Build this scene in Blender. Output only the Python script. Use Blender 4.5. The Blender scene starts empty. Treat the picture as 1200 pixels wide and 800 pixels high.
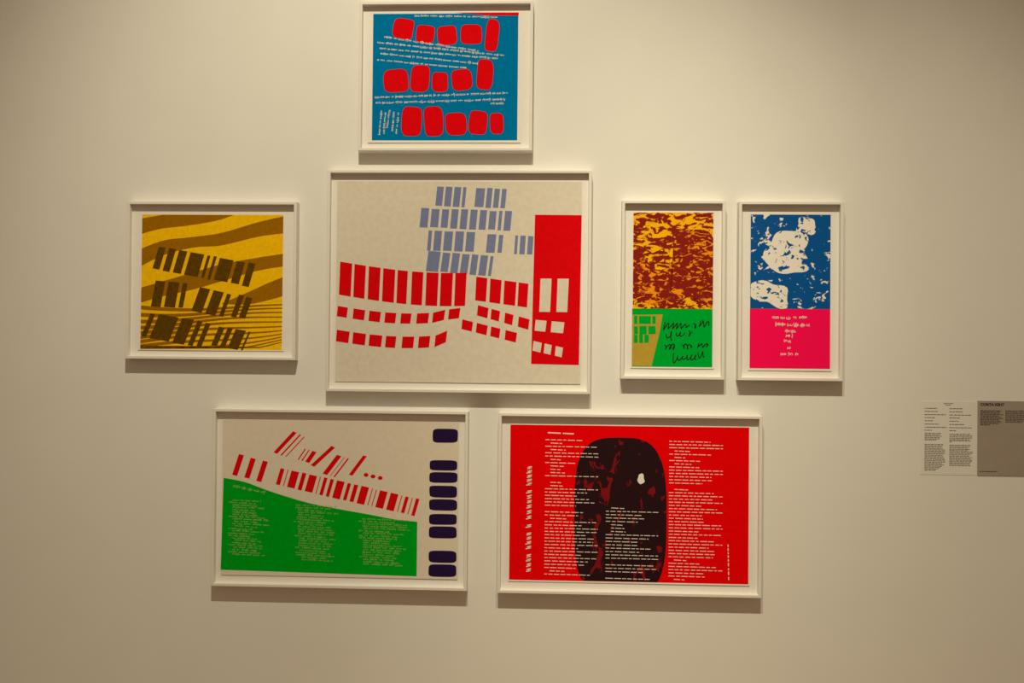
import bpy, bmesh, math, random
from mathutils import Vector, Matrix

C = bpy.context.scene.collection
SC = bpy.context.scene
R = math.radians

# ------------------------------------------------------------------ camera
CAM_D, CAM_Z = 3.3, 1.6
yaw, pitch, roll = R(-2.412), R(0.544), R(0.529)
cy, sy, cp, sp = math.cos(yaw), math.sin(yaw), math.cos(pitch), math.sin(pitch)
fwd = Vector((sy*cp, cy*cp, sp)); rgt = Vector((cy, -sy, 0)); up = rgt.cross(fwd)
r2 = rgt*math.cos(roll) + up*math.sin(roll)
u2 = up*math.cos(roll) - rgt*math.sin(roll)
cam = bpy.data.cameras.new('camera'); co = bpy.data.objects.new('camera', cam); C.objects.link(co)
cam.sensor_fit = 'HORIZONTAL'; cam.sensor_width = 36.0; cam.lens = 36.0*1100/1200
m = Matrix((r2, u2, -fwd)).transposed().to_4x4(); m.translation = (0, -CAM_D, CAM_Z)
co.matrix_world = m
SC.camera = co

# ------------------------------------------------------------------ light
w = bpy.data.worlds.new('world'); SC.world = w; w.use_nodes = True
bg = w.node_tree.nodes['Background']
bg.inputs[0].default_value = (1.0, 0.735, 0.47, 1); bg.inputs[1].default_value = 0.28

def spot(name, loc, target, energy, angle, blend, radius, color):
    l = bpy.data.lights.new(name, 'SPOT'); o = bpy.data.objects.new(name, l); C.objects.link(o)
    l.energy = energy; l.spot_size = R(angle); l.spot_blend = blend; l.shadow_soft_size = radius; l.color = color
    o.location = loc
    o.rotation_euler = (Vector(target)-Vector(loc)).to_track_quat('-Z', 'Y').to_euler()
    return o
WARM = (1.0, 0.91, 0.655)
spot('ceiling_spot', (-0.30, -2.80, 5.25), (-0.624, 0, 1.82), 545, 53.4, 1.0, 0.05, WARM)
spot('ceiling_spot', (0.25, -2.80, 5.25), (1.20, 0, 0.66), 440, 45.0, 1.0, 0.05, WARM)

SC.view_settings.view_transform = 'Standard'
SC.view_settings.look = 'None'
SC.view_settings.gamma = 1.0
SC.view_settings.use_curve_mapping = False
SC.view_settings.exposure = 0.0

# ------------------------------------------------------------------ materials
def lin(c):
    return tuple(((x/255)/12.92 if x/255 <= 0.04045 else ((x/255+0.055)/1.055)**2.4) for x in c) + (1,)

def mat(name, col, rough=0.8, grain=None, bump=None, amount=0.05):
    """plain painted / printed surface with a faint procedural mottle (grain = noise scale) and bump (scale, strength)"""
    m = bpy.data.materials.new(name); m.use_nodes = True
    nt = m.node_tree; b = nt.nodes['Principled BSDF']
    b.inputs['Base Color'].default_value = col; b.inputs['Roughness'].default_value = rough
    b.inputs['Specular IOR Level'].default_value = 0.12
    tc = nt.nodes.new('ShaderNodeTexCoord')
    if grain:
        n = nt.nodes.new('ShaderNodeTexNoise'); n.inputs['Scale'].default_value = grain; n.inputs['Detail'].default_value = 4
        nt.links.new(tc.outputs['Object'], n.inputs['Vector'])
        rp = nt.nodes.new('ShaderNodeValToRGB')
        rp.color_ramp.elements[0].position = 0.3; rp.color_ramp.elements[1].position = 0.7
        rp.color_ramp.elements[0].color = tuple(x*(1-amount) for x in col[:3]) + (1,)
        rp.color_ramp.elements[1].color = tuple(min(1, x*(1+amount)) for x in col[:3]) + (1,)
        nt.links.new(n.outputs['Fac'], rp.inputs['Fac']); nt.links.new(rp.outputs['Color'], b.inputs['Base Color'])
    if bump:
        n2 = nt.nodes.new('ShaderNodeTexNoise'); n2.inputs['Scale'].default_value = bump[0]; n2.inputs['Detail'].default_value = 3
        nt.links.new(tc.outputs['Object'], n2.inputs['Vector'])
        bp = nt.nodes.new('ShaderNodeBump'); bp.inputs['Strength'].default_value = bump[1]; bp.inputs['Distance'].default_value = 0.001
        nt.links.new(n2.outputs['Fac'], bp.inputs['Height']); nt.links.new(bp.outputs['Normal'], b.inputs['Normal'])
    if name.endswith('_ink'): b.inputs['Specular IOR Level'].default_value = 0.0
    return m

def mottle(name, c0, c1, scale, thresh, distort=0.6, stretch=(1, 1, 1), detail=5):
    """two flat ink colours split by a noise contour, as in a coarse two-tone stencil"""
    m = bpy.data.materials.new(name); m.use_nodes = True
    nt = m.node_tree; b = nt.nodes['Principled BSDF']; b.inputs['Roughness'].default_value = 0.75
    b.inputs['Specular IOR Level'].default_value = 0.12
    tc = nt.nodes.new('ShaderNodeTexCoord'); mp = nt.nodes.new('ShaderNodeMapping'); mp.inputs['Scale'].default_value = stretch
    mp.inputs['Rotation'].default_value = (0, R(25), 0)
    n = nt.nodes.new('ShaderNodeTexNoise'); n.inputs['Scale'].default_value = scale
    n.inputs['Detail'].default_value = detail; n.inputs['Distortion'].default_value = distort
    n.inputs['Roughness'].default_value = 0.6
    nt.links.new(tc.outputs['Object'], mp.inputs['Vector']); nt.links.new(mp.outputs['Vector'], n.inputs['Vector'])
    rp = nt.nodes.new('ShaderNodeValToRGB'); rp.color_ramp.interpolation = 'LINEAR'
    e = rp.color_ramp.elements
    e[0].position = thresh-0.008; e[0].color = c0; e[1].position = thresh+0.008; e[1].color = c1
    nt.links.new(n.outputs['Fac'], rp.inputs['Fac']); nt.links.new(rp.outputs['Color'], b.inputs['Base Color'])
    return m

M = dict(
    wall=mat('wall_paint', (0.80, 0.775, 0.735, 1), 0.9, grain=6, bump=(420, 0.25), amount=0.012),
    floor=mat('oak_floor', (0.36, 0.24, 0.13, 1), 0.5, grain=8, amount=0.15),
    frame=mat('white_frame_paint', (0.80, 0.765, 0.715, 1), 0.55, grain=30, bump=(200, 0.1), amount=0.01),
    back=mat('mount_board', (0.83, 0.795, 0.75, 1), 0.95, grain=40, amount=0.012),
    white_paper=mat('white_paper', (0.84, 0.79, 0.72, 1), 0.9, grain=60, amount=0.015),
    cream_paper=mat('cream_paper', (0.72, 0.655, 0.55, 1), 0.9, grain=55, bump=(500, 0.3), amount=0.05),
    cream_paper_dim=mat('aged_cream_paper', (0.74, 0.655, 0.54, 1), 0.9, grain=55, amount=0.03),
    blue=mat('cobalt_ink', (0.0, 0.175, 0.42, 1), 0.7, grain=70, amount=0.06),
    red=mat('scarlet_ink', (0.72, 0.003, 0.006, 1), 0.7, grain=80, amount=0.06),
    crimson=mat('crimson_ink', (0.72, 0.004, 0.018, 1), 0.7, grain=60, amount=0.06),
    redfield=mat('bright_red_ink', (0.86, 0.001, 0.002, 1), 0.7, grain=60, amount=0.05),
    pink=mat('fluorescent_pink_red_ink', (1.0, 0.006, 0.10, 1), 0.7, grain=60, amount=0.02),
    yellow=mat('golden_yellow_ink', (0.93, 0.53, 0.004, 1), 0.7, grain=120, amount=0.09),
    ochre=mat('brown_ochre_ink', (0.33, 0.14, 0.002, 1), 0.7, grain=120, amount=0.08),
    olive=mat('dark_olive_ink', (0.115, 0.055, 0.003, 1), 0.7, grain=90, amount=0.22),
    grey_blue=mat('slate_blue_ink', (0.19, 0.225, 0.41, 1), 0.7, grain=80, amount=0.06),
    green=mat('bright_green_ink', (0.0, 0.37, 0.012, 1), 0.7, grain=60, amount=0.05),
    green2=mat('emerald_ink', (0.0, 0.40, 0.035, 1), 0.7, grain=60, amount=0.05),
    sand=mat('sand_ochre_ink', (0.48, 0.33, 0.04, 1), 0.7, grain=60, amount=0.05),
    navy=mat('navy_ink', (0.022, 0.010, 0.055, 1), 0.7, grain=60, amount=0.1),
    black=mat('black_ink', (0.012, 0.010, 0.010, 1), 0.7, grain=60, amount=0.1),
    pale=mat('pale_line_ink', (0.80, 0.74, 0.66, 1), 0.8, grain=60, amount=0.05),
    pale_green=mat('pale_green_line_ink', (0.36, 0.58, 0.16, 1), 0.8, grain=60, amount=0.05),
    camo=mottle('yellow_and_maroon_mottle', (0.95, 0.47, 0.0, 1), (0.24, 0.010, 0.004, 1), 26, 0.50, 0.8, (1, 1, 2.0), 6),
    camo2=mottle('maroon_mottle', (0.24, 0.010, 0.004, 1), (0.90, 0.30, 0.0, 1), 38, 0.56, 1.2, (1, 1, 1.7), 6),
    splash=mottle('blue_ink_with_paper_flecks', (0.0, 0.085, 0.32, 1), (0.84, 0.79, 0.72, 1), 34, 0.615, 0.5, (1, 1, 1.2), 4),
    splash2=mottle('paper_with_blue_flecks', (0.0, 0.085, 0.32, 1), (0.84, 0.79, 0.72, 1), 44, 0.43, 0.5, (1, 1, 1.1), 3),
    bluepatch=mat('deep_blue_ink', (0.0, 0.085, 0.32, 1), 0.7, grain=60, amount=0.05),
    dark_mottle=mottle('black_and_red_mottle', (0.020, 0.004, 0.006, 1), (0.22, 0.004, 0.006, 1), 26, 0.60, 0.8, (1, 1, .5), 5),
    taupe=mat('taupe_panel', (0.37, 0.31, 0.265, 1), 0.8, grain=20, amount=0.04),
    label=mat('cream_label', (0.785, 0.755, 0.71, 1), 0.8, grain=20, amount=0.02),
    type=mat('dark_grey_lettering', (0.16, 0.135, 0.11, 1), 0.8, grain=60, amount=0.05),
    heading=mat('dark_brown_heading', (0.04, 0.028, 0.022, 1), 0.8),
    type2=mat('near_black_lettering', (0.085, 0.062, 0.05, 1), 0.8, grain=60, amount=0.05),
)

# ------------------------------------------------------------------ helpers
def link(name, me, m, parent=None):
    o = bpy.data.objects.new(name, me); C.objects.link(o)
    for mm in (m if isinstance(m, (list, tuple)) else [m]): me.materials.append(mm)
    if parent is not None: o.parent = parent
    return o

def from_bm(name, bm, m, parent=None):
    bm.normal_update()
    me = bpy.data.meshes.new(name); bm.to_mesh(me); bm.free()
    return link(name, me, m, parent)

def box(bm, x0, x1, y0, y1, z0, z1):
    v = [bm.verts.new(p) for p in ((x0,y0,z0),(x1,y0,z0),(x1,y1,z0),(x0,y1,z0),(x0,y0,z1),(x1,y0,z1),(x1,y1,z1),(x0,y1,z1))]
    for f in ((0,3,2,1),(4,5,6,7),(0,1,5,4),(1,2,6,5),(2,3,7,6),(3,0,4,7)): bm.faces.new([v[i] for i in f])

def thing(name, label, cat, loc, group=None):
    o = bpy.data.objects.new(name, None); C.objects.link(o); o.location = loc; o.empty_display_size = 0.1
    o['label'] = label; o['category'] = cat
    if group: o['group'] = group
    return o

# ------------------------------------------------------------------ the setting
bm = bmesh.new(); box(bm, -6, 6, 0, 0.2, 0, 6.0)
o = from_bm('wall_back', bm, M['wall']); o['kind'] = 'structure'
bm = bmesh.new(); box(bm, -6, 6, -8, 0.2, -0.1, 0)
o = from_bm('floor', bm, M['floor']); o['kind'] = 'structure'

# ------------------------------------------------------------------ framed prints
DEPTH, FACE, RECESS = 0.040, 0.0105, 0.0205     # moulding depth, face width, lip to mount board

def rail(name, a, b, ia, ib, parent):
    """one mitred moulding: outer edge a-b, inner edge ia-ib in the frame plane (x,z), slightly eased front arrises"""
    bm = bmesh.new()
    e = 0.0012
    def sh(p, q, t): return (p[0]+(q[0]-p[0])*t, p[1]+(q[1]-p[1])*t)
    ln = math.hypot(ia[0]-a[0], ia[1]-a[1]); t = e*1.414/ln
    prof_a = [(a, 0.0), (a, -DEPTH+e), (sh(a, ia, t), -DEPTH), (sh(ia, a, t), -DEPTH), (ia, -DEPTH+e), (ia, 0.0)]
    prof_b = [(b, 0.0), (b, -DEPTH+e), (sh(b, ib, t), -DEPTH), (sh(ib, b, t), -DEPTH), (ib, -DEPTH+e), (ib, 0.0)]
    va = [bm.verts.new((p[0], y, p[1])) for p, y in prof_a]
    vb = [bm.verts.new((p[0], y, p[1])) for p, y in prof_b]
    n = len(va)
    for i in range(n): bm.faces.new([va[i], va[(i+1) % n], vb[(i+1) % n], vb[i]])
    bm.faces.new(va); bm.faces.new(vb)
    bmesh.ops.recalc_face_normals(bm, faces=bm.faces)
    return from_bm(name, bm, M['frame'], parent)

class Sheet:
    """a print inside a frame; shapes are given in drawing units (u0..u1 across, v0..v1 down the sheet)"""
    def __init__(s, x0, x1, z0, z1, lay):
        s.x0, s.x1, s.z0, s.z1, s.lay, s.n = x0, x1, z0, z1, lay, 0
    def P(s, u, v):
        l = s.lay
        return (s.x0+(u-l[0])/(l[1]-l[0])*(s.x1-s.x0), s.z1-(v-l[2])/(l[3]-l[2])*(s.z1-s.z0))

def framed(label, rect, sheet_rect, lay, paper):
    x0, x1, z0, z1 = rect
    cx = (x0+x1)/2
    t = thing('framed_print', label, 'picture', (cx, 0, z0), None)
    a, b, c, d = (x0-cx, 0), (x1-cx, 0), (x1-cx, z1-z0), (x0-cx, z1-z0)
    F = FACE
    ia, ib, ic, id_ = (a[0]+F, F), (b[0]-F, F), (c[0]-F, c[1]-F), (d[0]+F, d[1]-F)
    rail('bottom_rail', a, b, ia, ib, t); rail('side_rail', b, c, ib, ic, t)
    rail('top_rail', c, d, ic, id_, t); rail('side_rail', d, a, id_, ia, t)
    yb = -(DEPTH-RECESS)
    bm = bmesh.new(); box(bm, ia[0], ib[0], yb, 0, F, c[1]-F)
    from_bm('mount_board', bm, M['back'], t)
    sx0, sx1, sz0, sz1 = sheet_rect
    s = Sheet(sx0-cx, sx1-cx, sz0-z0, sz1-z0, lay)
    # the sheet hangs from its top edge, its foot a little proud of the board and gently cockled
    NX, NZ = 14, 10
    bm = bmesh.new(); g = []
    rnd = random.Random(int(x0*1000))
    ph = rnd.uniform(0, 6)
    s.yf = lambda u, v: yb-0.0006-0.0022*v*v-0.0004*math.sin(u*5+ph)*v
    for j in range(NZ+1):
        row = []
        for i in range(NX+1):
            u, v = i/NX, j/NZ
            row.append((bm.verts.new((s.x0+(s.x1-s.x0)*u, s.yf(u, v), s.z1-(s.z1-s.z0)*v)),
                        bm.verts.new((s.x0+(s.x1-s.x0)*u, s.yf(u, v)+0.0004, s.z1-(s.z1-s.z0)*v))))
        g.append(row)
    for j in range(NZ):
        for i in range(NX):
            bm.faces.new([g[j][i][0], g[j+1][i][0], g[j+1][i+1][0], g[j][i+1][0]])
            bm.faces.new([g[j][i][1], g[j][i+1][1], g[j+1][i+1][1], g[j+1][i][1]])
    for j in range(NZ):
        bm.faces.new([g[j][0][0], g[j][0][1], g[j+1][0][1], g[j+1][0][0]])
        bm.faces.new([g[j][NX][0], g[j+1][NX][0], g[j+1][NX][1], g[j][NX][1]])
    for i in range(NX):
        bm.faces.new([g[0][i][0], g[0][i+1][0], g[0][i+1][1], g[0][i][1]])
        bm.faces.new([g[NZ][i][0], g[NZ][i][1], g[NZ][i+1][1], g[NZ][i+1][0]])
    s.obj = from_bm('print_sheet', bm, paper, t)
    s.frame = t
    return s

def ink(s, name, polys, m, label=None):
    """lay flat ink shapes (lists of (u,v)) on the sheet, cut to follow its cockle"""
    if name in ('ink_shape', 'ink_opening') and 1 < len(polys) <= 16:      # large shapes one by one
        for pl in polys:
            o = ink(s, name, [pl], m, label); s.n -= 1
        s.n += 1
        return o
    s.n += 1
    bm = bmesh.new()
    for pl in polys:
        q = [s.P(u, v) for u, v in pl]
        vs = [bm.verts.new((x, 0, z)) for x, z in q]
        try: bm.faces.new(vs)
        except ValueError: pass
    bmesh.ops.triangulate(bm, faces=bm.faces[:])
    # slice along the sheet's grid rows so the ink can bend with the paper
    if len(polys) < 60:
        for k in range(1, 10):
            zz = s.z1-(s.z1-s.z0)*k/10
            bmesh.ops.bisect_plane(bm, geom=bm.verts[:]+bm.edges[:]+bm.faces[:], plane_co=(0, 0, zz), plane_no=(0, 0, 1))
        for k in range(1, 14):
            xx = s.x0+(s.x1-s.x0)*k/14
            bmesh.ops.bisect_plane(bm, geom=bm.verts[:]+bm.edges[:]+bm.faces[:], plane_co=(xx, 0, 0), plane_no=(1, 0, 0))
    def grid_y(u, v):     # height of the faceted sheet
        gx, gz = min(max(u, 0), .9999)*14, min(max(v, 0), .9999)*10
        i, j = int(gx), int(gz); a, b = gx-i, gz-j
        f = lambda p, q: s.yf(p/14, q/10)
        return (f(i, j)*(1-a)+f(i+1, j)*a)*(1-b)+(f(i, j+1)*(1-a)+f(i+1, j+1)*a)*b
    for v in bm.verts:
        u = (v.co.x-s.x0)/(s.x1-s.x0); w_ = (s.z1-v.co.z)/(s.z1-s.z0)
        v.co.y = grid_y(u, w_)-0.00018*s.n
    for f in bm.faces:
        f.normal_update()
        if f.normal.y > 0: f.normal_flip()
    o = from_bm(name, bm, m, s.obj)
    if label: o['label'] = label
    if name == 'ink_line': o['kind'] = 'stuff'      # hundreds of tiny marks
    return o

# ---- shapes in drawing units
def rectp(u0, v0, u1, v1): return [(u0, v0), (u1, v0), (u1, v1), (u0, v1)]
def quad(*p): return list(p)
def pebble(cx, cy, w_, h_, ang=0, seed=0, rough=0.10, n=26, power=2.8):
    rnd = random.Random(seed); ks = [(k, rnd.uniform(-rough, rough)/(k-1), rnd.uniform(0, 6.28)) for k in (2, 3, 4, 5)]
    out = []
    for i in range(n):
        t = i/n*2*math.pi; c, s_ = math.cos(t), math.sin(t)
        r = 1+sum(a*math.sin(k*t+p) for k, a, p in ks)
        x = math.copysign(abs(c)**(2/power), c)*w_/2*r; y = math.copysign(abs(s_)**(2/power), s_)*h_/2*r
        out.append((cx+x*math.cos(ang)-y*math.sin(ang), cy+x*math.sin(ang)+y*math.cos(ang)))
    return out
def slab(cx, cy, w_, h_, ang=0, skew=0):
    c, s_ = math.cos(ang), math.sin(ang); out = []
    for x, y in ((-w_/2, -h_/2), (w_/2, -h_/2), (w_/2, h_/2), (-w_/2, h_/2)):
        x += -skew*y
        out.append((cx+x*c-y*s_, cy+x*s_+y*c))
    return out
def ribbon(pts, wd):
    """quads along a polyline"""
    out = []
    for (x0, y0), (x1, y1) in zip(pts, pts[1:]):
        L = math.hypot(x1-x0, y1-y0) or 1e-6; nx, ny = -(y1-y0)/L*wd/2, (x1-x0)/L*wd/2
        out.append([(x0+nx, y0+ny), (x1+nx, y1+ny), (x1-nx, y1-ny), (x0-nx, y0-ny)])
    return out
def scrawl(x0, y0, x1, y1, amp, step, wd, rnd, gap=0.16):
    """a row of meaningless looping pen marks from (x0,y0) to (x1,y1)"""
    L = math.hypot(x1-x0, y1-y0); dx, dy = (x1-x0)/L, (y1-y0)/L
    out, d = [], 0.0
    while d < L:
        n = rnd.randint(2, 6); pts = []; w = rnd.uniform(0, 3)
        for k in range(n):
            a = amp*rnd.uniform(.3, .6)*(1.7 if rnd.random() < .2 else 1)/1.3; sl = rnd.uniform(.25, .6)*step; st = step*rnd.uniform(1.0, 1.7)
            for q in range(7):
                t = q/7*2*math.pi; u = d+st*q/7+sl*math.sin(t+w); v = -a*math.cos(t)*(1 if q < 4 else .8)
                if u <= L+step: pts.append((x0+dx*u-dy*v, y0+dy*u+dx*v))
            d += st
        if len(pts) > 1: out += ribbon(pts, wd)
        d += step*rnd.uniform(.8, 1.6)
    return out
def clip(pl, u0, u1, v0, v1): return [(min(max(u, u0), u1), min(max(v, v0), v1)) for u, v in pl]
def dashes(x0, y0, x1, y1, h, rnd, wmin, wmax, gap):
    """a row of short solid dashes, like type too small to read"""
    L = math.hypot(x1-x0, y1-y0); dx, dy = (x1-x0)/L, (y1-y0)/L; out = []; d = 0
    while d < L:
        w_ = min(rnd.uniform(wmin, wmax), L-d)
        if w_ > 0.3*wmin:
            out.append([(x0+dx*d-dy*(-h/2), y0+dy*d+dx*(-h/2)), (x0+dx*(d+w_)+dy*h/2, y0+dy*(d+w_)-dx*h/2),
                        (x0+dx*(d+w_)-dy*h/2, y0+dy*(d+w_)+dx*h/2), (x0+dx*d-dy*h/2, y0+dy*d+dx*h/2)])
        d += w_+gap*rnd.uniform(.8, 1.3)
    return out
def band(top, bot):
    """area between an upper and a lower polyline"""
    return top+bot[::-1]
def smooth(pts, n=8):
    out = []
    P = [pts[0]]+pts+[pts[-1]]
    for i in range(1, len(P)-2):
        p0, p1, p2, p3 = P[i-1:i+3]
        for k in range(n):
            t = k/n
            out.append(tuple(0.5*((2*p1[j])+(-p0[j]+p2[j])*t+(2*p0[j]-5*p1[j]+4*p2[j]-p3[j])*t*t+(-p0[j]+3*p1[j]-3*p2[j]+p3[j])*t**3) for j in (0, 1)))
    out.append(pts[-1]); return out

rnd = random.Random(7)

# ---- 1 top: red pebble shapes on blue
s = framed('white framed print of red shapes on blue, topmost on the wall',
           (-0.6845, -0.0733, 2.2947, 2.8192), (-0.6540, -0.1145, 2.3270, 2.7890), (122, 845, 56, 668), M['white_paper'])
ink(s, 'ink_field', [rectp(142, 64, 829, 657)], M['blue'], 'blue ink ground')
reds = [[(530, 60), (831, 61), (831, 75), (700, 74), (600, 66)]]
for i, (x, y, ww, hh, a) in enumerate([(286, 134, 98, 96, .15), (390, 160, 88, 84, .1), (494, 166, 92, 90, -.1), (608, 162, 98, 96, .0),
                                   (706, 168, 62, 150, .10),
                                   (254, 378, 118, 108, -.1), (368, 368, 88, 128, .06), (462, 384, 76, 92, 0), (565, 374, 96, 98, -.1), (674, 350, 78, 138, .08),
                                   (330, 568, 96, 138, .04), (434, 568, 90, 140, -.05), (540, 580, 98, 106, -.08), (644, 574, 88, 110, .06), (732, 578, 62, 100, -.04)]):
    reds.append(pebble(x, y, ww, hh, a, 40+i, 0.04, 34, 4.0))
ink(s, 'ink_shape', reds, M['red'], 'rounded red ink shape')
wl = scrawl(340, 74, 725, 82, 9, 5, 1.9, rnd)
for a in [(195, 172, 640, 240), (165, 198, 760, 262), (172, 226, 730, 276), (178, 250, 636, 298), (162, 280, 580, 318)]:
    wl += scrawl(*a, 10, 5, 2.0, rnd)
for a in [(155, 456, 778, 436), (158, 482, 765, 466), (700, 486, 760, 484)]: wl += scrawl(*a, 11, 5, 2.0, rnd)
for k in range(5): wl += scrawl(186+20*k, 520+rnd.uniform(-4, 8), 182+20*k-rnd.uniform(-6, 12), 600+rnd.uniform(-10, 34), 10, 5, 2.0, rnd)
ink(s, 'ink_line', wl, M['pale'], 'thin white scrawled lines')

# ---- 2 left: ochre bands on golden yellow
s = framed('white framed yellow print with brown diagonal bands, leftmost on the wall',
           (-1.5071, -0.8988, 1.5582, 2.1154), (-1.4685, -0.9450, 1.5900, 2.0760), (104, 712, 101, 665), M['white_paper'])
FX0, FX1, FY0, FY1 = 114, 704, 106, 661
ink(s, 'ink_field', [rectp(FX0, FY0, FX1, FY1)], M['yellow'], 'golden yellow ink ground')
bands = [band([(FX0, 122), (200, 107), (498, 107)], smooth([(FX0, 186), (190, 165), (300, 152), (420, 132), (498, 107)])),
         band(smooth([(FX0, 246), (210, 212), (330, 198), (450, 180), (600, 136), (FX1, 112)]), smooth([(FX0, 318), (210, 272), (330, 242), (450, 232), (600, 196), (FX1, 182)])),
         band(smooth([(FX0, 408), (210, 380), (330, 345), (450, 310), (600, 282), (FX1, 266)]), smooth([(FX0, 470), (210, 442), (330, 415), (450, 380), (600, 336), (FX1, 318)])),
         band(smooth([(455, 470), (560, 425), (640, 388), (FX1, 362)]), smooth([(455, 474), (560, 474), (640, 458), (FX1, 440)]))]
def wave(v0, v1, wd, k):
    top, bot = [], []
    for i in range(26):
        t = i/25; x = FX0+t*(FX1-FX0)
        y = v0+(v1-v0)*(t**1.2)+12*math.sin(t*4.4+k*.55)*(1-.3*t)
        y = min(max(y, FY0+2), FY1-wd-1); ww = wd*(1.1-.75*t)
        top.append((x, y)); bot.append((x, min(y+ww, FY1)))
    return band(top, bot)
for k in range(11): bands.append(wave(482+24*k, 480+15*k, 15-.3*k, k))
ink(s, 'ink_band', bands, M['ochre'], 'brown diagonal bands and curved lines')
bars = []
def bar_row(x0, y0, x1, y1, h, n, skew, out, fill=.78, seed=1):
    rr = random.Random(seed)
    a = math.atan2(y1-y0, x1-x0); L = math.hypot(x1-x0, y1-y0)
    ws = [rr.choice((.55, .9, 1.0, 1.5)) for _ in range(n)]; tot = sum(ws); d = 0
    for w_ in ws:
        t = (d+w_/2)/tot; d += w_
        out.append(slab(x0+(x1-x0)*t, y0+(y1-y0)*t, max(w_/tot*L-L/n*(1-fill), 2), h*rr.uniform(.95, 1.04), a, skew))
bar_row(166, 282, 584, 356, 96, 9, .10, bars, .70, 3)
bar_row(158, 432, 306, 440, 106, 3, .12, bars, .72, 4); bar_row(336, 452, 482, 482, 100, 3, .14, bars, .7, 5); bar_row(502, 478, 570, 492, 92, 2, .14, bars, .7, 8)
bar_row(128, 560, 396, 604, 104, 5, .22, bars, .72, 6); bar_row(420, 604, 564, 626, 84, 4, .25, bars, .66, 7)
ink(s, 'ink_shape', bars, M['olive'], 'rows of dark olive upright bars')

# ---- 3 middle: red and slate bars with a red block on cream
s = framed('largest white framed print, cream with red bars and a tall red block',
           (-0.7912, 0.1352, 1.4508, 2.2276), (-0.7605, 0.1015, 1.4850, 2.1915), (63, 829, 58, 690), M['cream_paper'])
ink(s, 'ink_block', [quad((684, 162), (829, 163), (824, 631), (676, 629))], M['red'], 'tall red ink block')
sl = []
bar_row(372, 104, 470, 108, 62, 4, .05, sl, .74, 11); bar_row(494, 108, 596, 112, 60, 4, .05, sl, .74, 12)
bar_row(322, 172, 614, 182, 60, 10, .05, sl, .72, 13)
bar_row(346, 244, 500, 248, 62, 5, .05, sl, .74, 14); bar_row(530, 252, 588, 254, 58, 2, .05, sl, .7, 15); bar_row(618, 256, 682, 258, 60, 3, .03, sl, .66, 16)
bar_row(345, 308, 556, 324, 62, 7, .05, sl, .76, 17)
ink(s, 'ink_shape', sl, M['grey_blue'], 'rows of slate blue bars')
def wavy_row(x0, x1, f, h, n, seed, fill=.74):
    rr = random.Random(seed); out = []
    for i in range(n):
        u0 = x0+(x1-x0)*i/n; w_ = (x1-x0)/n*fill*rr.uniform(.85, 1.1); u1 = u0+w_
        out.append(quad((u0+3, f(u0)-h/2), (u1+2, f(u1)-h/2), (u1-2, f(u1)+h/2), (u0, f(u0)+h/2)))
    return out
rb = wavy_row(72, 480, lambda x: 364+34*math.sin((x-72)/408*1.9), 104, 9, 20, .80)
rb += wavy_row(500, 676, lambda x: 394+(x-500)*.13, 74, 4, 27, .80)
rb += wavy_row(66, 466, lambda x: 468+22*math.sin((x-66)/400*2.8)-6*(x > 400), 32, 8, 21)
rb += wavy_row(506, 676, lambda x: 462+(x-506)*.27, 32, 4, 22)
rb += wavy_row(64, 426, lambda x: 545+20*math.sin((x-64)/362*2.6)-12*(x > 380), 36, 7, 23)
rb += wavy_row(458, 638, lambda x: 506+(x-458)*.24, 30, 4, 24)
ink(s, 'ink_bar', rb, M['red'], 'wavy rows of red bars')
cb = wavy_row(700, 806, lambda x: 414, 104, 2, 28, .76)
cb += wavy_row(686, 786, lambda x: 508+(x-686)*.08, 34, 2, 25) + wavy_row(680, 784, lambda x: 572+(x-680)*.22, 30, 3, 26)
ink(s, 'ink_opening', cb, M['cream_paper'], 'cream opening in the red block')

# ---- 4 mottled yellow and maroon over green
s = framed('narrow white framed print, mottled yellow and maroon above a green base',
           (0.2402, 0.5961, 1.5053, 2.1229), (0.2745, 0.5625, 1.5425, 2.0870), (93, 388, 85, 653), M['white_paper'])
ink(s, 'ink_mottle', [rectp(100, 88, 383, 437)], M['camo'], 'mottled yellow and maroon ink')
ink(s, 'ink_patch', [clip(smooth([(100, 240), (130, 232), (178, 300), (240, 262), (244, 170), (300, 150), (383, 180), (383, 420), (300, 392), (230, 437), (100, 400)], 4), 100, 383, 88, 437)],
    M['camo2'], 'darker mottled maroon ink patch')
ink(s, 'ink_base', [rectp(98, 437, 382, 647)], M['green2'], 'green ink base')
ink(s, 'ink_wedge', [quad((99, 460), (206, 458), (196, 520), (168, 645), (98, 644))], M['sand'], 'sand coloured ink wedge')
gb = []
bar_row(102, 478, 184, 478, 30, 3, 0, gb, .82, 31); bar_row(102, 516, 184, 514, 30, 3, 0, gb, .82, 32); bar_row(102, 547, 160, 546, 30, 3, 0, gb, .75, 33)
ink(s, 'ink_bar', gb, M['green2'], 'green bars on the sand wedge')
bl = []
for a in [(208, 500, 318, 498), (334, 492, 362, 490), (218, 536, 232, 536), (254, 530, 304, 526), (210, 576, 262, 574), (276, 574, 356, 569), (244, 616, 318, 612), (330, 606, 346, 602)]:
    bl += scrawl(*a, 26, 11, 3.2, rnd)
ink(s, 'ink_line', bl, M['black'], 'black scrawled lines')

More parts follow.
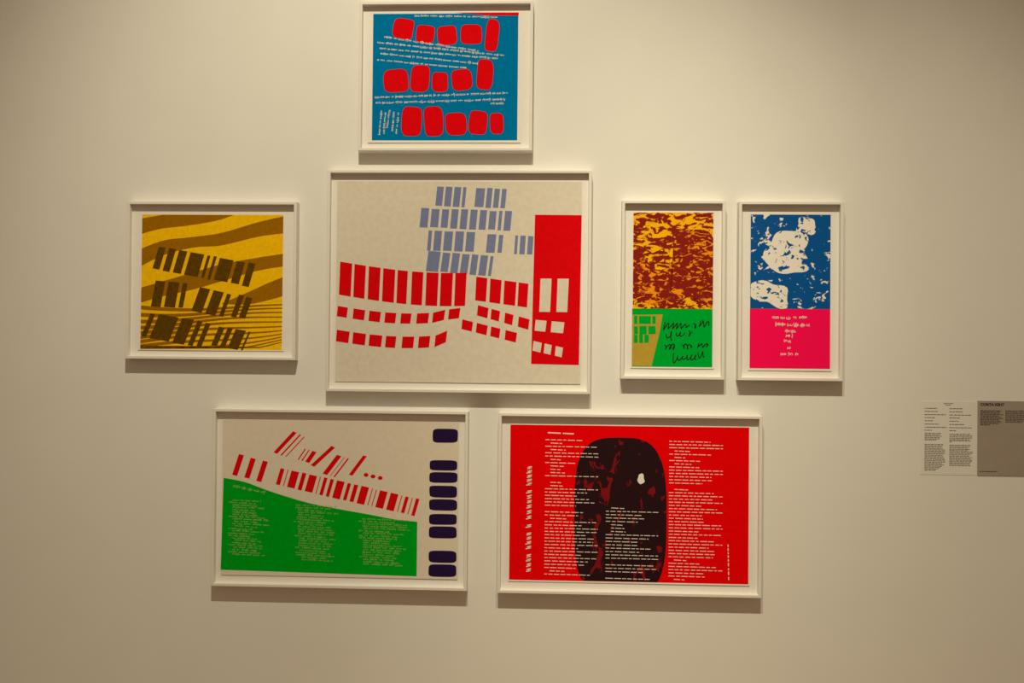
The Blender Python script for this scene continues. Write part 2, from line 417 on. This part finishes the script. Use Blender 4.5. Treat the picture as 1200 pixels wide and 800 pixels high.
# ---- 5 blue splash over pink red
s = framed('narrow white framed print, blue and white splashes above a pink-red base',
           (0.6420, 0.9979, 1.5044, 2.1207), (0.6800, 0.9640, 1.5390, 2.0850), (516, 814, 86, 660), M['white_paper'])
ink(s, 'ink_mottle', [rectp(522, 93, 809, 437)], M['splash'], 'blue ink with white flecks')
ink(s, 'ink_patch', [pebble(655, 232, 168, 150, .2, 5, .35, 40, 2.2), pebble(722, 135, 70, 64, .3, 12, .4, 24, 2.2), clip(pebble(590, 380, 130, 96, .2, 13, .45, 30, 2.2), 523, 809, 93, 436)],
    M['splash2'], 'denser white blotches')
ink(s, 'ink_base', [rectp(521, 436, 809, 652)], M['pink'], 'pink-red ink base')
wl = []
for a in [(600, 468, 642, 468), (652, 470, 662, 469), (676, 468, 732, 466), (612, 492, 648, 493), (656, 494, 694, 494), (702, 496, 732, 494), (646, 517, 682, 517),
          (650, 534, 672, 534), (644, 552, 652, 550), (658, 554, 666, 554), (656, 578, 668, 577), (632, 600, 692, 600)]:
    wl += scrawl(*a, 12, 4.5, 1.9, rnd)
ink(s, 'ink_line', wl, M['pale'], 'thin white scrawled lines')

# ---- 6 green slope with red and navy bars on cream
s = framed('wide white framed cream print with a green slope and navy column',
           (-1.1895, -0.2870, 0.7624, 1.3853), (-1.1600, -0.3210, 0.7985, 1.3495), (90, 908, 90, 648), M['cream_paper_dim'])
edge = smooth([(95, 302), (170, 316), (250, 345), (380, 384), (480, 404), (600, 424), (690, 440), (768, 447)], 5)
ink(s, 'ink_slope', [edge+[(768, 640), (89, 630)]], M['green'], 'green ink slope')
rb = []
bar_row(296, 168, 350, 190, 92, 3, .35, rb, .38, 41)
bar_row(360, 212, 410, 226, 46, 3, .3, rb, .45, 42); bar_row(428, 214, 452, 226, 96, 1, .35, rb, .5, 43); bar_row(458, 246, 512, 262, 80, 3, .35, rb, .36, 44)
bar_row(540, 246, 582, 256, 80, 1, .4, rb, .30, 45)
for x, y in ((590, 284), (614, 289), (639, 294)): rb.append(pebble(x, y, 17, 14, 0, 1, 0, 12, 2))
bar_row(124, 250, 250, 282, 76, 3, .05, rb, .42, 51)
bar_row(280, 292, 772, 398, 62, 20, .05, rb, .56, 52)
ink(s, 'ink_bar', rb, M['red'], 'tilted rows of red bars')
nb = [pebble(861, 141, 86, 50, 0, 1, .02, 24, 5)]
for k, (v0, v1) in enumerate([(228, 264), (270, 308), (318, 360), (366, 406), (418, 456), (462, 504), (548, 590), (596, 640)]):
    nb.append(pebble(856, (v0+v1)/2, 96, v1-v0, 0, k, .02, 24, 5))
ink(s, 'ink_shape', nb, M['navy'], 'navy ink shape')
gl = scrawl(128, 330, 245, 354, 10, 4, 1.3, rnd)
for x0, xr, y0, y1, lean in [(128, 120, 372, 575, .0), (348, 132, 395, 596, .09), (580, 150, 440, 606, .02)]:
    y = y0
    while y < y1:
        if rnd.random() > .04:
            ind = rnd.choice([0, 0, 0, 6, -14]); gl += scrawl(x0+ind+(y-y0)*lean, y, x0+ind+(y-y0)*lean+xr*rnd.uniform(.62, 1.05), y+4, 6, 4.2, 1.0, rnd)
        y += 8.4
ink(s, 'ink_line', gl, M['pale_green'], 'columns of fine pale green scrawl')

# ---- 7 dark mass on a red field
s = framed('wide white framed bright red print with a dark central mass',
           (-0.1811, 0.7268, 0.7583, 1.3821), (-0.1440, 0.6885, 0.7960, 1.3440), (104, 912, 107, 646), M['white_paper'])
ink(s, 'ink_field', [rectp(107, 110, 909, 641)], M['redfield'], 'bright red ink ground')
ink(s, 'ink_mass', [clip(pebble(480, 420, 310, 540, 0, 3, .01, 60, 3.4), 110, 900, 110, 640)], M['dark_mottle'], 'dark rounded upright ink slab')
wl = []
def col(x0, x1, y0, y1, step, seed, skip=.08):
    rr = random.Random(seed); y = y0; out = []
    while y < y1:
        k = rr.random()
        if k > skip:
            ind = 18 if rr.random() < .18 else 0
            xe = x1 if rr.random() < .3 else x0+(x1-x0)*rr.uniform(.55, 1.0)
            if ind: xe = x0+ind+rr.uniform(30, 60)
            out += dashes(x0+ind, y, xe, y+1.5, 2.3, rr, 8, 26, 4.5)
        y += step
    return out
wl += dashes(234, 136, 322, 139, 4, rnd, 30, 50, 6)
wl += col(226, 405, 160, 626, 11.2, 61); wl += col(432, 608, 390, 634, 11.4, 62); wl += col(643, 822, 160, 634, 10.9, 63)
wl += dashes(172, 612, 176, 250, 1, rnd, 1, 1.2, 400)
ry = 612
rr = random.Random(5)
while ry > 252:
    h = rr.uniform(9, 15); wl += ribbon([(164+rr.uniform(-3, 2), ry), (180, ry-h*.3), (166, ry-h*.55), (181, ry-h*.8)], 3.2); ry -= h+4+(12 if rr.random() < .2 else 0)
wl += dashes(841, 508, 844, 632, 3.2, rnd, 6, 12, 5)
ink(s, 'ink_line', wl, M['pale'], 'columns of short white dashes')
ink(s, 'ink_fleck', [pebble(549, 290, 24, 34, 0, 5, .35, 18, 2)], M['white_paper'], 'small white fleck')

# ------------------------------------------------------------------ wall texts
def plate(x0, x1, z0, z1, label, m, th):
    t = thing('wall_text', label, 'sign', ((x0+x1)/2, 0, z0))
    w_, h_ = x1-x0, z1-z0
    bm = bmesh.new(); box(bm, -w_/2, w_/2, -th, 0, 0, h_)
    bmesh.ops.bevel(bm, geom=[e for e in bm.edges if all(v.co.y < -th/2 for v in e.verts)], offset=th*.3, segments=1)
    from_bm('panel', bm, m, t)
    return t, w_, h_, th

def lettering(t, text, x, z, size, m, y, align='LEFT', bold=0.0, name='heading'):
    cu = bpy.data.curves.new('text', 'FONT'); cu.body = text; cu.size = size; cu.align_x = align; cu.offset = bold; cu.resolution_u = 3
    to = bpy.data.objects.new('text', cu); C.objects.link(to)
    dg = bpy.context.evaluated_depsgraph_get(); dg.update()
    me = bpy.data.meshes.new_from_object(to.evaluated_get(dg)); me.name = name
    bpy.data.objects.remove(to); bpy.data.curves.remove(cu)
    me.materials.clear()
    me.transform(Matrix.Rotation(R(90), 4, 'X')); me.transform(Matrix.Translation((x, y, z)))
    return link(name, me, m, t)

def type_lines(t, rows, m, y, h, name='text_block', seed=0):
    """rows of (x0, x1, z) in the panel's own metres, laid as word-length dashes (illegible in the photograph)"""
    rr = random.Random(seed); bm = bmesh.new()
    for x0, x1, z in rows:
        for q in dashes(x0, z, x1, z, h, rr, .004, .013, .0016):
            vs = [bm.verts.new((a, y, b)) for a, b in q]
            f = bm.faces.new(vs); f.normal_update()
            if f.normal.y > 0: f.normal_flip()
    o = from_bm(name, bm, m, t); o['kind'] = 'stuff'
    return o

# cream text label: two columns
t, W_, H_, th = plate(1.2735, 1.4640, 1.1855, 1.4385, 'cream wall label with two columns of small dark text', M['label'], 0.001)
X = lambda px: (px-110)/(520-110)*W_-W_/2       # drawing units of the label
Z = lambda py: H_-(py-122)/(656-122)*H_
y = -th-0.0003
lettering(t, 'CORITA KENT', X(314), Z(142), 0.0052, M['type2'], y, 'CENTER', 0.0001)
rows = [(X(297), X(335), Z(150))]
for py, e1, e2 in [(174, 236, 418), (197, 238, 420), (220, 298, 482), (242, 217, 402), (265, 206, 390), (289, 248, 430), (312, 304, 486), (334, 195, 372)]:
    rows += [(X(143), X(e1), Z(py)), (X(324), X(e2), Z(py+1))]
type_lines(t, rows, M['type2'], y, 0.0022, 'title_list', 3)
rr = random.Random(4); rows = []
for py in (356, 366, 376, 386, 396, 404): rows.append((X(143), X(rr.uniform(250, 298)) if py < 400 else X(232), Z(py)))
for py in (360, 370, 380, 390, 400, 408): rows.append((X(324), X(rr.uniform(460, 496)), Z(py)))
rows.append((X(324), X(342), Z(417)))
for k in range(20): rows.append((X(143), X(rr.uniform(270, 298) if k < 16 else 285-14*(k-15)), Z(436+9.9*k)))
for k in range(16): rows.append((X(324), X(rr.uniform(455, 496)), Z(440+9.9*k)))
type_lines(t, rows, M['type'], y, 0.0022, 'text_column', 5)

# taupe panel, running out of the right of the picture
t, W_, H_, th = plate(1.4678, 1.8300, 1.1846, 1.4415, 'taupe wall panel headed with dark capitals', M['taupe'], 0.0025)
S = 0.2569/540
X = lambda px: (px-522)*S-W_/2
Z = lambda py: H_-(py-118)*S
y = -th-0.0003
lettering(t, 'CORITA KENT', X(540), Z(153), 0.0125, M['heading'], y, 'LEFT', 0.0006)
rr = random.Random(9); rows = []
for k in range(12): rows.append((X(540), X(rr.uniform(672, 706)) if k < 11 else X(608), Z(188+9.4*k)))
for k in range(9): rows.append((X(717), X(rr.uniform(862, 890)) if k < 8 else X(838), Z(188+10.2*k)))
type_lines(t, rows, M['type2'], y, 0.0026, 'text_column', 6)
type_lines(t, [(X(537), X(662), Z(628))], M['type2'], y, 0.003, 'credit_line', 8)
